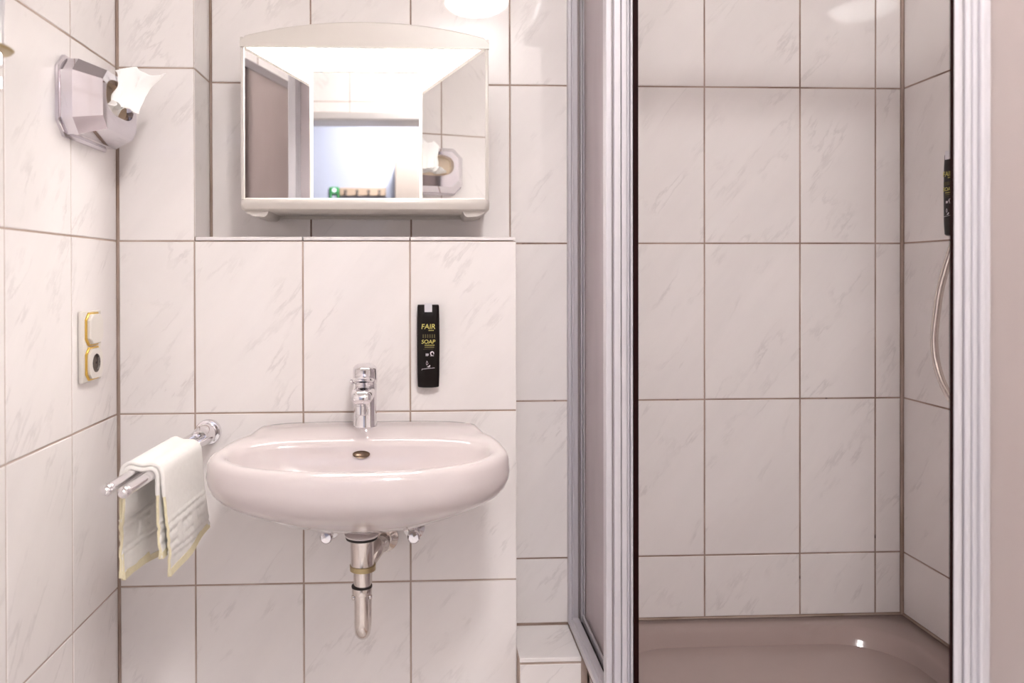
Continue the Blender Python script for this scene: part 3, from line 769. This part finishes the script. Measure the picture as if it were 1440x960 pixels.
# ------------------------------------------------------------------ shower tray
def rrect(x0, x1, y0, y1, r, z, n=10):
    pts = []
    for cx_, cyy, a0 in ((x1-r, y1-r, 0), (x0+r, y1-r, 90), (x0+r, y0+r, 180), (x1-r, y0+r, 270)):
        for k in range(n+1):
            a = math.radians(a0+90*k/n); pts.append((cx_+r*math.cos(a), cyy+r*math.sin(a), z))
    return pts
X0t, X1t, Y0t, Y1t = 1.083, W-.001, YS-.03, D-.001
st = thing('shower_tray', 'mauve grey shower tray with rounded basin corner in the shower cabin', 'shower tray', ((X0t+X1t)/2, (Y0t+Y1t)/2, ZT-.04))
rg = [rrect(X0t, X1t, Y0t, Y1t, .004, ZT-.035), rrect(X0t, X1t, Y0t, Y1t, .004, ZT-.003), rrect(X0t+.003, X1t-.003, Y0t+.003, Y1t-.003, .004, ZT)]
def inner(i, r, z): return rrect(X0t+i, X1t-i-.02, Y0t+i, Y1t-i, r, z)
rg += [rrect(X0t+.05, X1t-.058, Y0t+.05, Y1t-.048, .15, ZT-.0005), rrect(X0t+.055, X1t-.066, Y0t+.055, Y1t-.056, .15, ZT-.0025), rrect(X0t+.062, X1t-.074, Y0t+.062, Y1t-.064, .15, ZT-.009), rrect(X0t+.07, X1t-.083, Y0t+.07, Y1t-.073, .15, ZT-.024),
       rrect(X0t+.085, X1t-.10, Y0t+.085, Y1t-.095, .15, ZT-.065), rrect(X0t+.10, X1t-.115, Y0t+.10, Y1t-.115, .15, ZT-.095), rrect(X0t+.13, X1t-.145, Y0t+.13, Y1t-.15, .15, ZT-.112), rrect(X0t+.2, X1t-.2, Y0t+.2, Y1t-.22, .12, ZT-.118), rrect(X0t+.40, X1t-.40, Y0t+.40, Y1t-.40, .02, ZT-.121)]
MB().rings(rg, True, True, True).build('tray', ACRYL, st, angle=50)
MB().lathe(((X0t+X1t)/2, -.45, ZT-.120), (0, 0, 1), [(.045, 0), (.045, .004), (.035, .006), (0, .007)], 32).build('drain_cover', CHROME, st)
# tiled base below the tray
ap = struct(MB().box(X0t+.008, W, YS-.02, D, 0, ZT-.036).build('trim_2', GROUT_W, smooth=False))
tiles(ap, (X0t+.006, 0, 0), (0, -1, 0), (0, 0, 1), [.045, .295, .545, -(YS-.02)], [.0, ZT-.04])
tiles(ap, (0, YS-.022, 0), (1, 0, 0), (0, 0, 1), [X0t+.006, 1.335, 1.585, 1.835, W-.002], [.0, ZT-.04])

# ------------------------------------------------------------------ shower enclosure
ZE0, ZE1 = ZT+.0005, 2.085
en = thing('shower_enclosure', 'shower cabin with pale aluminium frames and hazy plastic panes, corner entry slid open', 'shower cabin', (XS, YS, ZE0))
def strip_set(name, m, parts, parent, lab=None):
    b = MB()
    for q in parts: b.box(*q[:6], q[6] if len(q) > 6 else .0008)
    return b.build(name, m, parent, label=lab)
# wall profile at the back wall (side panel): stepped ribs running vertically
ya = D-.0005
strip_set('wall_profile', ALU, [(1.0700, 1.0775, ya-.022, ya, ZE0, ZE1), (1.0775, 1.0815, ya-.032, ya, ZE0, ZE1), (1.0815, 1.0925, ya-.028, ya, ZE0, ZE1), (1.0992, 1.1030, ya-.034, ya, ZE0, ZE1), (1.1042, 1.1078, ya-.038, ya, ZE0, ZE1)], en)
strip_set('profile_groove', ALUD, [(1.0925, 1.0992, ya-.020, ya, ZE0, ZE1, .0002), (1.1078, 1.1100, ya-.030, ya, ZE0, ZE1, .0002)], en)
# bottom and top rails of the side
XG = 1.1105
for zz0, zz1, nm in ((ZE0, ZE0+.030, 'bottom_rail'), (ZE1-.034, ZE1, 'top_rail')):
    hi = zz1
    yb0, yb1 = YS+.02, ya-.030
    strip_set(nm, ALU, [(1.0700, 1.0800, yb0, yb1, zz0, zz0+.016 if nm == 'bottom_rail' else zz1), (1.0790, 1.0935, yb0, yb1, zz0, zz0+.022 if nm == 'bottom_rail' else zz1), (1.1010, 1.1060, yb0, yb1, zz0, hi)], en)
    strip_set('rail_groove', RUBBER, [(1.0935, 1.1010, yb0, yb1, zz0, zz0+.012, .0002), (1.1062, 1.1085, yb0, yb1, zz0, hi-.004, .0002)], en, 'black rubber groove')
# front rails
for zz0, zz1, nm in ((ZE0, ZE0+.030, 'bottom_rail'), (ZE1-.034, ZE1, 'top_rail')):
    strip_set(nm, ALU, [(1.075, W-.001, YS-.012, YS+.002, zz0, zz1), (1.075, W-.001, YS+.008, YS+.014, zz0, zz1)], en)
    strip_set('rail_groove', RUBBER, [(1.085, W-.001, YS+.002, YS+.008, zz0, zz0+.02, .0002)], en, 'black rubber groove')
strip_set('corner_block', ALU, [(1.070, 1.112, YS-.012, YS+.022, ZE1-.036, ZE1+.001)], en)
strip_set('corner_block', ALU, [(1.070, 1.112, YS-.012, YS+.022, ZE0, ZE0+.032)], en)
# side pane (fixed) and slid-back door pane
MB().box(XG, XG+.003, -.285, ya-.020, ZE0+.02, ZE1-.02).build('fixed_pane', PANE, en, smooth=False)
MB().box(XG+.012, XG+.015, -.30, ya-.04, ZE0+.02, ZE1-.02).build('sliding_pane', PANE, en, smooth=False)
# end stile of the side (seen face on at px 853..897)
ys = -.30
strip_set('door_stile', ALU, [(1.0695, 1.0815, ys+.004, ys+.030, ZE0+.002, ZE1-.002, .0015), (1.0840, 1.0975, ys-.004, ys+.030, ZE0+.002, ZE1-.002, .0012), (1.0990, 1.1095, ys-.004, ys+.030, ZE0+.002, ZE1-.002, .0012), (1.1110, 1.1165, ys+.002, ys+.030, ZE0+.002, ZE1-.002, .0012), (1.1170, 1.1212, ys-.006, ys+.026, ZE0+.002, ZE1-.002, .001)], en)
strip_set('stile_groove', ALUD, [(1.0815, 1.1170, ys+.008, ys+.028, ZE0+.002, ZE1-.002, .0002)], en)
strip_set('magnetic_gasket', GASK, [(1.1214, 1.1318, ys-.008, ys+.020, ZE0+.002, ZE1-.002, .001)], en, 'black magnetic gasket')
# front: right half with stile seen at px 1337..1390
XF = 1.4970
strip_set('door_stile', ALU, [(XF+.0005, XF+.0130, YS-.010, YS-.002, ZE0+.002, ZE1-.002, .0035), (XF+.0145, XF+.0240, YS-.013, YS-.002, ZE0+.002, ZE1-.002, .003), (XF+.0255, XF+.0340, YS-.011, YS-.002, ZE0+.002, ZE1-.002, .0015), (XF+.0340, XF+.0420, YS-.018, YS-.002, ZE0+.002, ZE1-.002, .002), (XF+.0420, XF+.0540, YS-.010, YS-.002, ZE0+.002, ZE1-.002, .001)], en)
strip_set('stile_groove', ALUD, [(XF+.003, XF+.052, YS-.005, YS+.001, ZE0+.002, ZE1-.002, .0002)], en)
strip_set('magnetic_gasket', GASK, [(XF-.0006, XF+.010, YS-.002, YS+.003, ZE0+.002, ZE1-.002, .0005)], en, 'black magnetic gasket')
MB().box(XF+.050, W-.012, YS-.003, YS+.0, ZE0+.02, ZE1-.02).build('fixed_pane', PANEF, en, smooth=False)
MB().box(XF+.03, W-.03, YS+.0085, YS+.0115, ZE0+.02, ZE1-.02).build('sliding_pane', PANEF, en, smooth=False)
strip_set('wall_profile', ALU, [(W-.034, W-.0005, YS-.014, YS-.004, ZE0, ZE1), (W-.028, W-.0005, YS-.004, YS+.016, ZE0, ZE1)], en)

# ------------------------------------------------------------------ shower hose
ho = thing('shower_hose', 'grey metal shower hose curving down the right shower wall', 'hose', (1.90, -.20, .93))
hp = spline([(1.905, -.30, 1.55), (1.893, -.225, 1.42), (1.884, -.165, 1.31), (1.880, -.119, 1.204), (1.880, -.100, 1.13), (1.880, -.092, 1.062), (1.880, -.106, 1.0), (1.880, -.142, .948), (1.882, -.19, .918), (1.886, -.245, .915), (1.890, -.30, .94), (1.893, -.34, .985)], 12)
hr = []
MB().tube(hp, [.0080+.0003*(k % 2) for k in range(len(hp))], 14).build('hose', CHROMEB, ho)
MB().lathe(hp[-1], (0.0, -.4, 1), [(.009, 0), (.010, .01), (.010, .03), (.008, .034)], 16).build('connector', CHROME, ho)
MB().lathe(hp[0], (0.05, -.4, 1), [(.009, -.01), (.010, 0), (.010, .03), (.008, .034)], 16).build('connector', CHROME, ho)
MB().box(1.888, W-.0005, -.375, -.335, 1.012, 1.055, .006, 2).build('wall_outlet', CHROME, ho)
MB().box(1.892, W-.0005, -.335, -.300, 1.575, 1.615, .006, 2).build('wall_bracket', CHROME, ho)

# ------------------------------------------------------------------ hall furniture seen in the mirror
cr = thing('coat_rack', 'short wooden coat rack with four hooks on the hall wall, seen in the middle mirror', 'coat rack', (.295, YH, 1.79))
MB().box(.139, .452, YH+.0005, YH+.018, 1.762, 1.818, .003).build('board', WOOD, cr)
for x in (.1825, .2594, .3364, .4087):
    MB().lathe((x, YH+.016, 1.795), (0, 1, -.15), [(.006, 0), (.006, .025), (.011, .03), (.011, .038), (0, .04)], 14).tube([(x, YH+.022, 1.79), (x, YH+.03, 1.768), (x, YH+.042, 1.762), (x, YH+.05, 1.772)], .005, 8).build('hook', DARKIN, cr)
gr = thing('green_hanger', 'green plastic hanging holder with white spot beside the wooden coat rack', 'holder', (.103, YH, 1.72))
MB().box(.070, .136, YH+.0005, YH+.014, 1.776, 1.822, .004).box(.070, .084, YH+.0005, YH+.012, 1.70, 1.78, .003).box(.122, .136, YH+.0005, YH+.012, 1.70, 1.78, .003).build('frame', GREEN, gr)
MB().lathe((.103, YH+.013, 1.800), (0, 1, 0), [(.013, 0), (.013, .002), (0, .003)], 20).build('spot', WHT, gr)
wd = thing('wardrobe', 'pale peach wooden wardrobe in the hall, seen at the edge of the middle mirror', 'wardrobe', (.86, -3.2, 0))
MB().box(.518, 1.20, YH+.001, YH+.16, .06, 1.985, .002).build('carcass', WOODP, wd)
MB().box(.520, .858, YH+.16, YH+.178, .08, 1.98, .002).build('door', WOODP, wd)
MB().box(.862, 1.198, YH+.16, YH+.178, .08, 1.98, .002).build('door', WOODP, wd)
MB().box(.54, 1.18, YH+.01, YH+.15, 0, .06).build('plinth', WOODP, wd)
